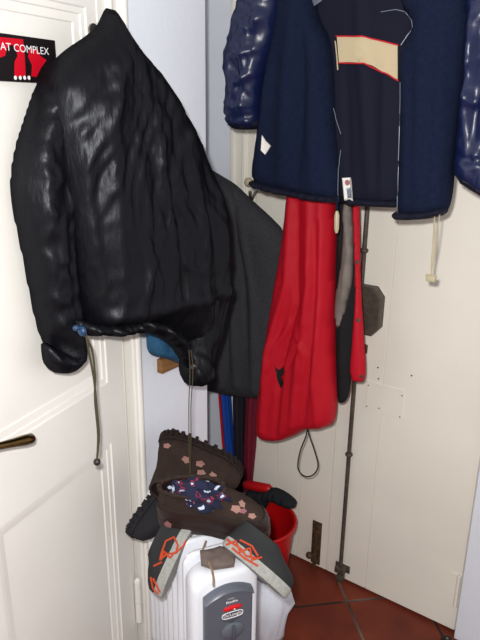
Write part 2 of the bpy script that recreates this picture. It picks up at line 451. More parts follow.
lco = lc.build('lock_case', M['iron'], dr, angle=25)
kn = MB(); kn.cyl((-.762, DY-.03, .985), (-.762, DY-.05, .985), .007); kn.ball((-.762, DY-.056, .985), .014, 10, (1, .7, 1)); kn.build('lock_knob', M['iron'], dr)
bo = MB(); bo.box(-.893, -.857, DY-.006, DY-.0005, .02, .192, .002); bo.cyl((-.873, DY-.014, .012), (-.873, DY-.014, .17), .0065)
for z in (.04, .1, .16): bo.box(-.885, -.861, DY-.02, DY-.004, z-.008, z+.008, .002)
bo.ball((-.888, DY-.026, .062), .012, 10); bo.cyl((-.873, DY-.012, .062), (-.888, DY-.026, .062), .005)
bo.build('floor_bolt', M['rust'], dl)
cp = MB(); cp.box(-.735, -.615, DY-.0025, DY-.0003, .665, .76, .001); cpo = cp.build('painted_over_plate', M['cream'], dr, smooth=False)
sh = MB()
for x, z in ((-.73, .745), (-.622, .742), (-.73, .675), (-.622, .672), (-.69, .68), (-.705, .81), (-.60, .812), (-.70, .775)): sh.cyl((x, DY-.0005, z), (x, DY-.0032, z), .0022, n=8)
sh.build('screw_hole', M['crack'], cpo)
h3 = MB()
for z0, z1 in ((.10, .155), (.158, .215)): h3.cyl((-.388, DY-.004, z0), (-.388, DY-.004, z1), .006, n=12)
h3.box(-.41, -.386, DY-.002, DY+.001, .1, .215); h3.build('hinge', M['cream'], dr)
ds_ = empty('door_stop', (-.385, 1.622, 0), 'small round black rubber stop on the tiles in the right corner', 'door stop')
q = MB(); q.rings([[(-.385+r*math.cos(t*math.pi/12), 1.622+r*math.sin(t*math.pi/12), z) for t in range(24)] for r, z in ((.017, 0), (.017, .012), (.014, .017), (.009, .018), (.008, .014))]); q.build('rubber_body', M['rubber'], ds_)
q = MB(); q.cyl((-.385, 1.622, .013), (-.385, 1.622, .019), .0045, n=12); q.build('screw', M['steel'], ds_)

# --- pegs for the coats
pr = empty('coat_rail', (-1.04, DY, 1.31), 'cream wooden peg rail on the double door under the navy jacket', 'coat rail')
q = MB(); q.box(-1.155, -.90, DY-.018, DY-.0003, 1.295, 1.335, .003); q.build('board', M['cream'], pr, smooth=False)
for x in (-1.135, -1.05):
    q = MB(); q.tube([(x, DY-.018, 1.318), (x, DY-.05, 1.322), (x, DY-.075, 1.328)], [.008, .009, .011], 12); q.ball((x, DY-.079, 1.329), .0135, 8); q.build('peg', M['bone'], pr)
for x in (-1.145, -1.005):
    q = MB(); q.tube([(x, DY-.016, 1.30), (x, DY-.03, 1.29), (x, DY-.045, 1.275), (x, DY-.055, 1.285), (x, DY-.056, 1.30)], .005, 8); q.build('hook', M['steel'], pr)
def wall_hook(loc, nrm, lab, L=.05):
    e = empty('coat_hook', loc, lab, 'coat hook'); n = Vector(nrm).normalized(); l = Vector(loc)
    q = MB(); q.tube([l, l+n*.004], .016, 16); q.build('base_plate', M['steel'], e)
    q = MB(); q.tube([l+n*.003, l+n*L*.6+Vector((0, 0, -.012)), l+n*L+Vector((0, 0, -.004)), l+n*L*1.1+Vector((0, 0, .018))], [.006, .006, .005, .006], 10); q.build('prong', M['steel'], e)
    return e

# ------------------------------------------------------------ poster on the white door
def ondoor(x, y, off=0):
    n = DRm @ Vector((0, 1, 0)); h = Vector((LX, .975, 0))+n*off; d = ray(x, y); t = n.dot(h-CC)/n.dot(d); p = DM.inverted() @ (CC+d*t); return p.x, p.z
pl_ = MB(); pl_.box(.458, .498, 0, .004, .86, 1.06, .0015)
hd = pl_.build('door_handle', M['brass'], d1, local=True)
tp = ondoor(34, 438, .048); rt = ondoor(-28, 452, .048)
def hl(t): return (tp[0]+(rt[0]-tp[0])*t, tp[1]+(rt[1]-tp[1])*t)
rx, rz = hl(1.0); lv = MB()
lv.tube([(rx, .004, rz), (rx, .03, rz)]+[(hl(t)[0], y, hl(t)[1]) for t, y in ((.96, .043), (.8, .048), (.55, .049), (.35, .049), (.18, .049), (.06, .048), (0, .047))], [.008, .008, .008, .0075, .0072, .0085, .0105, .0105, .005], 14)
lv.build('lever', M['brass'], hd, local=True)
po = empty('poster', DM @ Vector((.3, 0, 1.585)), 'black and red banner poster reading AT COMPLEX stuck high on the white door', 'poster', rot=DRm)
PM = DM
c = [ondoor(*p) for p in ((54, 40.5), (54, 83))]
zt, zb, s0 = c[0][1], c[1][1]-.001, c[0][0]
q = MB(PM); q.box(s0, .448, .0003, .0018, zb, zt); q.build('sheet', M['posterk'], po, smooth=False)
def ppoly(name, pts, m, off):
    r = [ondoor(*p, off) for p in pts]; q = MB(PM); q.rings([[(s, off-.0006, z) for s, z in r], [(s, off, z) for s, z in r]]); return q.build(name, m, po, smooth=False)
def zc_(pts): return [(x/6.857, 20+y/6.857) for x, y in pts]
ppoly('red_ground', [(0, 37)]+zc_([(158, 132), (170, 250), (176, 385), (100, 392), (102, 285), (122, 245), (108, 190), (80, 168), (48, 190), (36, 245), (0, 258)]), M['posterr'], .0025)
ppoly('red_ground', zc_([(203, 195), (262, 205), (275, 245), (320, 275), (280, 330), (250, 392), (216, 385), (222, 310), (195, 255)]), M['posterr'], .0025)
bl = ondoor(2, 50, .002); br_ = ondoor(48.5, 51.5, .002)
TM = PM @ Matrix(((-1, 0, 0, bl[0]+.004), (0, 0, 1, .0028), (0, 1, 0, bl[1]), (0, 0, 0, 1)))
t_ = text('lettering', 'AT COMPLEX', .0118, TM, M['posterw'], po, 0, 1.0)
xs = [v.co.x for v in t_.data.vertices]; wd = max(xs)-min(xs); want = abs(bl[0]-br_[0])+.004
for v in t_.data.vertices: v.co.x = max(xs)+(v.co.x-max(xs))*want/wd
for x in (105, 138, 168, 198):
    s_, z_ = ondoor(x/6.857, 20+396/6.857, .002); q = MB(PM); q.rings([[(s_+.0030*math.cos(k*.524), y, z_+.0034*math.sin(k*.524)) for k in range(12)] for y in (.0018, .0028)]); q.build('white_dot', M['posterw'], po, smooth=False)

# ------------------------------------------------------------ black jacket on the left
JP = Plane((-.955, .93, 1.2), 4)
jk = empty('black_jacket', (-.95, .95, .9), 'large black nylon jacket hanging from a hook over the white door edge', 'jacket')
rs_ = random.Random(11); streak = []
for k in range(26):
    a0 = rs_.uniform(-.5, 1); y0 = rs_.uniform(70, 190); L0 = rs_.uniform(50, 130); x0 = 108+a0*(y0-10)*.52
    streak.append(([(x0, y0), (x0+a0*L0*.28+rs_.uniform(-5, 5), y0+L0*.5), (x0+a0*L0*.45+rs_.uniform(-9, 9), y0+L0)], rs_.uniform(.0028, .005), rs_.choice((-1, 1))*rs_.uniform(.003, .005)))
bodyO = [(106, 7), (109, 9), (115, 22), (124, 38), (139, 57), (152, 70), (170, 100), (188, 128), (198, 157), (207, 178), (215, 196), (221, 228), (220, 272), (214, 320), (206, 350), (202, 368), (190, 372), (180, 352), (170, 338), (155, 328), (140, 326), (126, 331), (112, 333), (98, 330), (88, 333), (80, 325), (72, 300), (58, 220), (42, 130), (38, 85), (48, 66), (64, 50), (86, 36), (97, 26), (102, 14)]
gather = lambda P, sd: .0
def hemg(P, sd):
    v0 = JP.uv(130, 326)[1]; v = P[:, 1]-v0
    return .007*np.sin(P[:, 0]*330+3*np.sin(P[:, 0]*60))*np.exp(-(v/.03)**2)+.012*np.exp(-((v-.045)/.02)**2)*1.0
cloth('body', M['black_nylon'], jk, JP, bodyO, .0065, .085, .03, .11,
    folds=streak+[([(112, 30), (122, 90), (140, 180), (150, 270)], .016, 0.0072), ([(100, 40), (85, 120), (95, 230), (100, 310)], .014, 0.0081), ([(120, 40), (165, 140), (178, 230), (180, 330)], .015, 0.0090),
           ([(150, 95), (195, 190), (205, 300)], .013, 0.0090), ([(130, 120), (150, 220), (162, 320)], .009, -0.0081), ([(75, 150), (78, 220), (92, 300)], .010, -0.0081), ([(165, 150), (188, 240), (196, 340)], .008, -0.0072),
           ([(60, 70), (90, 62), (130, 66)], .014, 0.0063), ([(70, 95), (110, 88), (150, 112)], .009, -0.0054), ([(108, 125), (118, 200), (122, 280)], .007, 0.0045), ([(135, 230), (120, 275), (112, 318)], .008, 0.0040), ([(140, 240), (162, 262), (185, 268)], .007, 0.0040), ([(60, 130), (66, 190), (76, 260)], .010, 0.0063)],
    nz=((.006, 11, 2.5), (.0035, 24, 3.6, 1), (.0028, 50, 9, 2), (.0016, 90, 45)), extra=hemg, smooth=2)
cloth('sleeve', M['black_nylon'], jk, JP, [(46, 62), (34, 90), (24, 120), (13, 155), (10, 190), (16, 225), (24, 262), (31, 300), (38, 332), (45, 346), (44, 362), (54, 373), (66, 373), (80, 360), (82, 345), (78, 318), (74, 280), (72, 220), (70, 150), (66, 90), (58, 66)], .0065, .055, .03, .06,
    folds=[([(40, 80), (30, 150), (34, 250), (50, 330)], .012, 0.0063), ([(56, 90), (50, 180), (58, 300)], .008, -0.0072), ([(24, 170), (40, 178), (60, 170)], .006, 0.0036), ([(22, 200), (40, 212), (58, 205)], .006, 0.0040), ([(30, 250), (46, 258), (64, 250)], .006, 0.0036), ([(40, 330), (60, 345), (78, 340)], .006, -0.0054)],
    nz=((.005, 22, 6), (.003, 30, 12, 3), (.003, 60, 34, 4)), off=-.012)
cloth('sleeve', M['black_nylon'], jk, JP, [(194, 164), (207, 184), (217, 208), (221, 250), (219, 300), (210, 340), (206, 352), (209, 378), (198, 386), (186, 384), (180, 372), (184, 350), (190, 310), (196, 250), (192, 200)], .0065, .045, .03, .05,
    folds=[([(206, 180), (214, 250), (206, 340)], .007, 0.0072), ([(216, 210), (220, 270), (212, 330)], .006, -0.0063), ([(198, 220), (202, 280), (196, 350)], .006, -0.0063), ([(186, 352), (196, 358), (208, 352)], .006, -0.0063)],
    nz=((.006, 40, 8), (.0035, 28, 9, 5), (.003, 60, 40)), off=.035)
def gath(P, sd): return .010*np.sin(P[:, 0]*420+4*np.sin(P[:, 0]*90)+P[:, 1]*60)
cloth('hem', M['black_nylon'], jk, JP, [(76, 318), (90, 322), (112, 324), (140, 317), (158, 320), (174, 330), (184, 344), (192, 362), (186, 370), (177, 354), (168, 343), (155, 335), (140, 331), (126, 335), (112, 337), (98, 334), (88, 337), (76, 330)], .0045, .03, .02, .022, nz=((.007, 75, 20), (.004, 120, 60)), extra=gath, off=.055, smooth=1)
cloth('cuff', M['black_nylon'], jk, JP, [(42, 340), (60, 350), (80, 342), (84, 352), (76, 370), (58, 375), (44, 366), (41, 352)], .0045, .042, .02, .055, nz=((.006, 80, 30), (.004, 120, 60)), off=.012, smooth=1)
cloth('cuff', M['black_nylon'], jk, JP, [(182, 356), (196, 362), (207, 356), (209, 376), (198, 386), (184, 385)], .0045, .045, .03, .03, nz=((.006, 80, 30), (.004, 120, 60)), off=.035, smooth=1)
def hang_cord(name, pts, r, m, parent, pl, off):
    q = MB(); P = [pl.px(*p, off) for p in pts]
    o = [P[0]]
    for i in range(len(P)-1):
        p0, p1, p2, p3 = P[max(i-1, 0)], P[i], P[i+1], P[min(i+2, len(P)-1)]
        for k in range(1, 7):
            t = k/6; o.append(.5*((2*p1)+(p2-p0)*t+(2*p0-5*p1+4*p2-p3)*t*t+(3*p1-p0-3*p2+p3)*t**3))
    q.tube(o, r, 7); return q.build(name, m, parent)
cj = hang_cord('cord', [(84, 334), (92, 350), (95, 375), (95, 400), (98, 435), (97, 461)], .0021, M['olive'], jk, JP, .085)
hang_cord('cord', [(86, 334), (89, 352), (94, 380), (97, 410), (99, 436), (97, 461)], .0021, M['olive'], jk, JP, .088)
q = MB(); q.ball(JP.px(97, 462, .086), .0075, 8); q.build('bead', M['beadk'], cj)
q = MB(); q.ball(JP.px(82, 331, .098), .010, 8, (1, .7, 1)); q.ball(JP.px(76, 328, .098), .006, 8); q.build('cord_stopper', M['bluebead'], jk)
hang_cord('cord', [(189, 350), (190, 372), (189, 400), (189, 440), (190, 486)], .0011, M['olive'], jk, JP, .095)
hang_cord('cord', [(191, 350), (193, 372), (191, 405), (191, 440), (190, 486)], .0011, M['olive'], jk, JP, .097)
q = MB(); q.ball(JP.px(194, 366, .088), .008, 8); q.build('cord_stopper', M['beadk'], jk)
lp = JP.px(107, 14, .02)
wall_hook(DM @ Vector((.045, 0, lp.z-.02)), DRm @ Vector((0, 1, 0)), 'steel coat hook on the white door stile inside the black jacket collar', .045)

# teal garment and wooden rack behind the black jacket
TP = Plane((-1.012, 1.1, 1.0), 2)
tj = empty('teal_denim_garment', (-1.01, 1.1, .9), 'teal blue denim garment whose hem peeks from under the black jacket', 'garment')
cloth('body', M['teal'], tj, TP, [(146, 200), (190, 200), (200, 250), (200, 372), (187, 367), (166, 358), (148, 355), (146, 340), (147, 325)], .007, .028, .012, .03,
    folds=[([(150, 334), (168, 338), (186, 350)], .006, .012), ([(146, 350), (168, 355), (188, 362)], .005, .010), ([(165, 250), (172, 300), (180, 340)], .01, .012)], nz=((.006, 30, 20),))
wr = empty('wooden_rack', (-1.05, 1.16, .91), 'brown wooden rack end on the wall below the teal garment', 'rack')
w0 = Plane((LX+.012, 1.1, .9), 0)
u0 = w0.px(160, 360); u1 = w0.px(161, 373.5)
q = MB(); q.box(LX+.0003, LX+.018, u0.y, 1.26, u1.z, u0.z, .002); q.build('board', M['wood'], wr, smooth=False)
q = MB(); q.cyl((LX+.016, 1.22, .915), (LX+.05, 1.22, .92), .008); q.build('peg', M['wood'], wr)
wall_hook((LX, 1.12, 1.40), (1, 0, 0), 'steel coat hook on the left wall above the teal garment', .03)

# ------------------------------------------------------------ charcoal wool jacket in the recess
GP = Plane((-1.12, 1.60, 1.0), 90)
gj = empty('grey_wool_coat', (-1.12, 1.60, .63), 'charcoal grey wool coat hanging between the black and red jackets', 'coat')
cloth('body', M['grey_wool'], gj, GP, [(190, 160), (206, 166), (222, 176), (236, 184), (250, 198), (268, 214), (286, 232), (288, 262), (282, 310), (277, 360), (275, 398), (258, 398), (235, 396), (213, 391), (200, 388), (192, 330), (186, 230)], .008, .05, .03, .07,
    folds=[([(228, 190), (240, 260), (245, 380)], .014, .014), ([(214, 190), (224, 280), (226, 380)], .01, -.014), ([(250, 210), (262, 300), (262, 390)], .012, .010), ([(240, 200), (252, 270), (256, 340)], .006, -.010)], nz=((.006, 14, 5), (.002, 40, 30)))
cloth('sleeve', M['grey_wool'], gj, GP, [(216, 176), (232, 186), (244, 206), (246, 260), (240, 330), (236, 392), (214, 390), (212, 330), (220, 250), (214, 205)], .008, .05, .02, .05,
    folds=[([(226, 190), (234, 260), (226, 380)], .01, .01)], nz=((.006, 20, 10), (.002, 50, 40)), off=.02)
wall_hook((-1.32, DY+.012, 1.27), (0, -1, 0), 'steel coat hook in the recess above the grey wool coat', .12)

# ------------------------------------------------------------ red jacket
RP = Plane((-.85, 1.50, 1.0), 90)
rj = empty('red_jacket', (-.85, 1.50, .58), 'red shell jacket hanging open under the navy jacket', 'jacket')
cloth('front_panel', M['red'], rj, RP, [(296, 150), (337, 150), (337, 230), (335, 300), (336, 360), (338, 421), (325, 428), (310, 427), (298, 434), (284, 440), (268, 439), (259, 432), (259, 412), (263, 380), (269, 335), (278, 285), (285, 240), (290, 195)], .0075, .05, .012, .035,
    folds=[([(300, 190), (296, 280), (276, 350), (270, 425)], .011, .016), ([(318, 190), (318, 280), (308, 350), (300, 420)], .010, .014), ([(330, 200), (328, 300), (322, 380), (325, 420)], .007, .010), ([(308, 200), (306, 300), (290, 360), (284, 430)], .006, -.016), ([(326, 220), (322, 320), (312, 420)], .005, -.012),
           ([(300, 318), (286, 340), (278, 365)], .006, .010), ([(312, 322), (306, 345), (296, 362)], .005, -.011), ([(305, 330), (314, 350), (310, 375)], .006, .009)], nz=((.006, 18, 6), (.002, 45, 25)), off=.01)
lin = cloth('lining', M['lining'], rj, RP, [(333, 150), (358, 150), (360, 230), (358, 290), (354, 340), (351, 390), (345, 404), (334, 402)], .0075, .012, .012, .03, folds=[([(340, 200), (345, 300), (342, 390)], .006, .008)], nz=((.005, 30, 12),), off=-.005)
cloth('grey_lining', M['grey_lining'], rj, RP, [(342, 200), (352, 200), (354, 240), (353, 280), (348, 300), (342, 326), (335, 330), (334, 300), (340, 270), (343, 240)], .006, .012, .004, .02, folds=[([(346, 210), (350, 250), (344, 300)], .004, .006)], nz=((.004, 40, 20),), off=.008)
edge = cloth('front_edge', M['red'], rj, RP, [(351, 150), (359, 150), (360, 230), (361, 290), (364, 335), (367, 382), (356, 382), (350, 378), (353, 330), (356, 290), (354, 240)], .006, .02, .008, .018, nz=((.003, 30, 12),), off=.004)
bv = bvh(edge)
for p in ((357, 262), (358, 320), (361, 376)):
    h_, n_ = hit(bv, *p)
    if h_: q = MB(); q.cyl(h_-n_*.001, h_+n_*.0035, .0055, .0045, 12); q.build('snap_button', M['iron'], rj)
bv = bvh([c for c in rj.children if c.name.startswith('front_panel')][0])
patch(bv, [(275, 366), (279, 370), (284, 366), (285, 372), (281, 378), (284, 384), (281, 388), (277, 379)], 'zip_pull', M['lining'], rj)
patch(bv, [(333.5, 217), (337, 217), (337, 235), (333.5, 235)], 'hem_label', M['tagw'], rj)
LPs = [(308, 424), (309, 434), (315, 452), (318, 466), (313, 475), (304, 476), (298, 468), (300, 452), (306, 436), (308, 424)]
hang_cord('cord_loop', LPs, .0022, M['rubber'], rj, RP, .015)
wall_hook((-.84, DY, 1.40), (0, -1, 0), 'steel coat hook on the double door behind the navy jacket', .10)

# ------------------------------------------------------------ navy jacket
NP = Plane((-.7, 1.385, 1.5), 90)
nj = empty('navy_jacket', (-.7, 1.385, 1.33), 'navy fleece lined jacket with satin sleeves hanging open on the double door', 'jacket')
back = cloth('back_panel', M['navy'], nj, NP, [(300, -60), (340, -88), (400, -85), (430, -55), (412, 20), (408, 100), (404, 206), (372, 205), (345, 203), (325, 200), (322, 120), (310, 20)],   .008, .012, .012, .05, folds=[([(360, -20), (366, 100), (372, 190)], .012, .008), ([(388, 60), (386, 140), (384, 200)], .009, .008), ([(348, 60), (350, 120), (352, 190)], .006, -.006)], nz=((.004, 12, 4),))
cloth('front_panel', M['fleece'], nj, NP, [(262, -40), (300, -80), (322, -86), (324, -40), (316, 0), (320, 20), (332, 40), (336, 90), (336, 130), (341, 165), (342, 201), (325, 199), (300, 195), (275, 190), (257, 184), (254, 172), (259, 140), (262, 118), (266, 85), (272, 45), (280, 0)], .008, .042, .012, .035,
    folds=[([(300, 0), (296, 90), (290, 180)], .02, .014), ([(322, 60), (320, 130), (322, 190)], .013, .010), ([(278, 60), (272, 120), (266, 170)], .010, .008), ([(310, 20), (312, 90), (306, 180)], .009, -.010)], nz=((.006, 12, 5), (.0015, 50, 50)), off=.01)
cloth('front_panel', M['fleece'], nj, NP, [(408, -80), (440, -80), (474, -40), (472, 0), (468, 60), (460, 120), (456, 160), (453, 196), (448, 213), (430, 217), (412, 218), (398, 217), (398, 190), (400, 140), (400, 100), (399, 60), (404, 44), (413, 32), (413, 20), (402, 10), (398, -30)], .008, .038, .012, .035,
    folds=[([(430, 0), (428, 100), (424, 205)], .018, .012), ([(450, 20), (446, 110), (440, 200)], .012, .010), ([(412, 60), (412, 130), (410, 205)], .009, .008)], nz=((.006, 12, 5), (.0015, 50, 50)), off=.01)
quilt = lambda P, sd: .009*np.abs(np.sin(P[:, 1]*38+1.5*np.sin(P[:, 0]*20)))
cloth('sleeve', M['satin'], nj, NP, [(262, -50), (284, -40), (286, 0), (279, 40), (270, 70), (264, 100), (262, 128), (250, 130), (232, 128), (230, 112), (231, 90), (228, 62), (234, 34), (242, 8), (250, -25)], .0065, .055, .03, .045,
    folds=[([(240, 40), (252, 58), (268, 50)], .007, .012), ([(236, 70), (250, 84), (264, 74)], .007, .012), ([(246, 20), (262, 30), (276, 18)], .007, .010), ([(233, 100), (248, 108), (262, 104)], .006, .010), ([(240, 55), (236, 80), (244, 100)], .005, -.012), ([(256, 40), (250, 70), (256, 96)], .006, -.012), ([(231, 114), (246, 118), (262, 116)], .004, -.014)],
    nz=((.008, 24, 18), (.007, 22, 18, 6), (.005, 50, 40, 7)), off=.02)
cloth('cuff', M['navy'], nj, NP, [(231, 117), (246, 119), (263, 117), (263, 129), (248, 130), (231, 129)], .005, .03, .03, .02, nz=((.004, 90, 10),), off=.025, smooth=1)
cloth('sleeve', M['satin'], nj, NP, [(468, -60), (492, -50), (505, 0), (512, 90), (512, 160), (505, 196), (492, 200), (480, 194), (466, 184), (455, 178), (456, 150), (460, 110), (466, 50), (466, 0)], .0065, .05, .03, .045,
    folds=[([(478, 10), (476, 70), (470, 130)], .008, .012), ([(490, 20), (486, 90), (478, 160)], .007, -.012), ([(458, 150), (476, 160), (500, 158)], .005, -.012), ([(464, 90), (480, 104), (500, 100)], .007, .010)],
    nz=((.008, 24, 14), (.006, 20, 14, 8), (.004, 44, 32, 9)), off=.005)
cloth('cuff', M['navy'], nj, NP, [(455, 158), (476, 168), (500, 172), (504, 196), (492, 201), (478, 195), (455, 180)], .005, .032, .03, .02, nz=((.004, 90, 10),), off=.012, smooth=1)
cloth('collar', M['fleece'], nj, NP, [(318, -84), (340, -104), (385, -106), (412, -86), (416, -70), (366, -78), (316, -68)], .008, .03, .02, .02, off=.005)
for pts in ([(255, 177), (275, 183), (300, 188), (325, 192), (342, 194), (343, 203), (325, 202), (300, 198), (275, 193), (256, 187)], [(397, 208), (412, 209), (430, 208), (449, 204), (448, 214), (430, 219), (412, 220), (397, 219)], [(343, 197), (372, 199), (402, 200), (402, 208), (372, 207), (343, 205)]):
    cloth('hem_band', M['navy'], nj, NP, pts, .005, .05 if pts[0][0] != 343 else .02, .012, .012, folds=(), nz=((.006, 70, 12), (.003, 120, 40)), off=.008, smooth=1)
bk = bvh(back)
band = patch(bk, [(338, 37), (350, 36.5), (362, 37), (372, 39), (384, 42), (398, 45.5), (398, 55), (398, 66), (398, 80), (384, 72), (374, 66), (364, 63), (350, 62), (340, 62.5), (339, 50)], 'chest_band', M['beige'], nj, .005)
stitch(bk, [(337, 36.5), (362, 36.5), (384, 41.5), (399, 45.5)], .0016, 'piping', M['piping'], nj, .005)
stitch(bk, [(339, 63), (364, 63.5), (384, 72.5), (399, 81)], .0016, 'piping', M['piping'], nj, .005)
allf = bvh(*nj.children)
stitch(allf, [(381, 12), (396, 9.5), (406, 12), (412, 20), (413, 27), (407, 36), (401, 45)], .0009, 'zip', M['zip'], nj, .001)
stitch(allf, [(400.5, 82), (400.5, 100), (399.5, 140), (398, 180), (397.5, 213)], .0009, 'zip', M['zip'], nj, .001)
stitch(allf, [(335.5, 41), (337, 55), (338, 70)], .0016, 'placket_edge', M['beige'], nj, .001)
stitch(allf, [(333, 108), (337, 122), (341, 134)], .0009, 'zip', M['zip'], nj, .001)
zz = stitch(allf, [(341, 150), (338, 170), (337.5, 190), (338, 199)], .0009, 'zip', M['zip'], nj, .001)
zp = hang_cord('zip_pull', [(337, 196), (337, 206), (337, 214)], .003, M['fleece'], nj, NP, .045)
q = MB(); p0, p1 = NP.px(337, 211, .05), NP.px(336.5, 233, .05); q.tube([p0, p0*.8+p1*.2, p0*.2+p1*.8, p1], [.003, .006, .0058, .003], 8); q.build('toggle', M['bone'], zp)
lt = patch(allf, [(342.5, 178), (351, 177.5), (353, 201), (344.5, 200.5)], 'woven_label', M['tagw'], nj, .003)
bl_ = bvh(lt)
patch(bl_, [(345, 181), (347, 179.5), (349.5, 181), (350, 184), (347.5, 186), (345, 184)], 'label_mark', M['tagm'], lt, .001)
patch(bl_, [(346, 188), (350.5, 187.5), (351.5, 198), (347.5, 198.3)], 'label_mark', M['zip'], lt, .001)
patch(allf, [(262, 135), (266, 141), (271, 146), (265.5, 154.5), (261, 150)], 'care_label', M['tagw'], nj, .003)
patch(allf, [(312, 0), (320, -2), (322, 1), (314, 6)], 'collar_label', M['zip'], nj, .002)
wc = hang_cord('drawcord', [(435, 210), (433, 240), (431.5, 262), (431, 276)], .0013, M['bone'], nj, NP, .03)
hang_cord('drawcord', [(440, 210), (437, 240), (433, 262), (431.5, 276)], .0013, M['bone'], nj, NP, .03)
hang_cord('drawcord', [(434.5, 212), (434.5, 240), (433, 262), (431, 276)], .0013, M['bone'], nj, NP, .028)
q = MB(); c0 = NP.px(431, 278.5, .03); q.box(c0.x-.0105, c0.x+.0105, c0.y-.006, c0.y+.006, c0.z-.0065, c0.z+.0065, .0025); q.cyl(c0+Vector((-.012, 0, .006)), c0+Vector((.012, 0, .006)), .003); q.build('cord_lock', M['bone'], wc)
wall_hook((-.70, DY, 1.97), (0, -1, 0), 'steel coat hook at the top of the double door holding the navy jacket', .2)

# ------------------------------------------------------------ oil radiator
RH = math.radians(31); RW = Vector((math.sin(RH), math.cos(RH), 0)); RA = Vector((-math.cos(RH), math.sin(RH), 0))
RAm = Matrix((RW, RA, Vector((0, 0, 1)))).transposed()       # local x right, y back, z up
RO = Vector((-.655, .867, .030)); RMx = Matrix.Translation(RO) @ RAm.to_4x4()
ra = empty('oil_radiator', RO, 'white oil filled radiator with grey control panel in front of the left wall', 'radiator', rot=RAm)
def rrect(w, z0, z1, r, y, n=6, rb=None):
    pts = []
    for cx, cz, a0 in ((w-r, z1-r, 0), (-w+r, z1-r, 90), (-w+r, z0+r, 180), (w-r, z0+r, 270)):
        for k in range(n+1):
            t = math.radians(a0+90*k/n); pts.append((cx+r*math.cos(t), y, cz+r*math.sin(t)))
    return pts
q = MB(); q.rings([rrect(.074-i, .07+i, .602-i, .035, y) for y, i in ((.058, .004), (.052, 0), (.012, 0), (.004, .004), (0, .012))])
q.build('front_housing', M['plastic'], ra, local=True, angle=60)
for k in range(7):
    y0 = .073+k*.043
    q = MB(); q.rings([rrect(.070-i, .10+i, .610-i, .03, y) for y, i in ((y0, .005), (y0+.004, 0), (y0+.012, 0), (y0+.016, .005))])
    q.rings([rrect(.05-i, .13+i, .58-i, .02, y) for y, i in ((y0-.008, .006), (y0+.024, .006))])
    q.build('fin', M['plastic'], ra, local=True, angle=60)
for z in (.15, .56):
    q = MB(); q.cyl((0, .05, z), (0, .375, z), .02); q.build('oil_pipe', M['plastic'], ra, local=True)
q = MB(); q.rings([rrect(.074-i, .09+i, .60-i, .035, y) for y, i in ((.360, .004), (.364, 0), (.376, 0), (.382, .006))]); q.build('rear_cover', M['plastic'], ra, local=True, angle=60)
for y in (.03, .33):
    q = MB(); q.tube([(-.11, y, -.003), (-.10, y, .06), (.10, y, .06), (.11, y, -.003)], .007, 8); fo = q.build('foot_bracket', M['plastic'], ra, local=True)
    for x in (-.11, .11):
        q = MB(); q.cyl((x, y-.01, -.007), (x, y+.01, -.007), .027, n=20); q.build('wheel', M['paneld'], fo, local=True)
# control panel: arched top plate
def arch(w, z0, z1, rise, y, n=16):
    top = [(w*(1-2*k/n), y, z1+rise*(1-(1-2*k/n)**2)) for k in range(n+1)]
    return top+[(-w, y, z0), (w, y, z0)]
q = MB(); q.rings([arch(.054, .20, .555, .018, 0), arch(.054, .20, .555, .018, -.010), arch(.050, .204, .551, .018, -.0135)], True, False, True)
cpn = q.build('control_panel', M['panel'], ra, local=True, angle=30)
q = MB(); nA = 16
rg = []
for k in range(nA+1):
    x = .054*(1-2*k/nA); z = .553+.018*(1-(1-2*k/nA)**2); rg.append([(x, -.001, z+.006), (x, -.012, z+.005), (x, -.020, z-.003), (x, -.014, z-.008)])
q.rings(rg); q.build('top_lip', M['panel'], cpn, local=True)
def oval(name, cx, cz, rx, rz, y0, y1, m, parent, n=28, dome=0, half=False):
    q = MB(); rs = [(1, y0), (1, y1)]
    if dome: rs += [(.8, y1-dome*.6), (.45, y1-dome*.92), (.1, y1-dome)]
    q.rings([[(cx+rx*s*math.cos(2*math.pi*k/n), y, cz+rz*s*(math.sin(2*math.pi*k/n) if not half else max(math.sin(2*math.pi*k/n), -.35))) for k in range(n)] for s, y in rs]); return q.build(name, m, parent, local=True)
oval('indicator_light', .007, .5225, .0215, .0075, -.0125, -.015, M['logor'], cpn, dome=.003, half=True)
oval('indicator_spot', .010, .522, .002, .0016, -.017, -.0185, M['posterw'], cpn)
oval('badge', .007, .5035, .025, .0175, -.0125, -.0142, M['paneld'], cpn)
lg = MB(); lg.tube([(.007+.0235*math.copysign(abs(math.cos(t))**.6, math.cos(t)), -.0148, .506+.0075*math.copysign(abs(math.sin(t))**.6, math.sin(t))) for t in [2*math.pi*k/40 for k in range(41)]], .0009, 6)
lg.build('logo_outline', M['posterw'], cpn, local=True)
def ptext(name, s, w, h, cx, cz, y, bold=0):
    TM = RMx @ Matrix(((1, 0, 0, cx-w/2), (0, 0, -1, y), (0, 1, 0, cz-h/2), (0, 0, 0, 1)))
    t = text(name, s, h, TM, M['posterw'], cpn, 0, 1, 0, bold); xs = [v.co.x for v in t.data.vertices]; k = w/(max(xs)-min(xs)); m0 = min(xs)
    for v in t.data.vertices: v.co.x = m0+(v.co.x-m0)*k
    return t
ptext('logo_lettering', "De'Longhi", .040, .0095, .007, .5055, -.0149, .012)
ptext('model_lettering', "Radia", .026, .0058, .006, .5395, -.0141, .02)
ptext('model_lettering', "oil heater", .016, .0028, .004, .548, -.0141)
oval('control_knob', .007, .464, .026, .021, -.0125, -.0165, M['panel'], cpn, dome=.006)
oval('knob_mark', .007, .4875, .0028, .0026, -.0125, -.0145, M['steel'], cpn)
q = MB(); q.box(.003, .011, -.027, -.016, .446, .482, .002); q.build('knob_grip', M['paneld'], cpn, local=True)

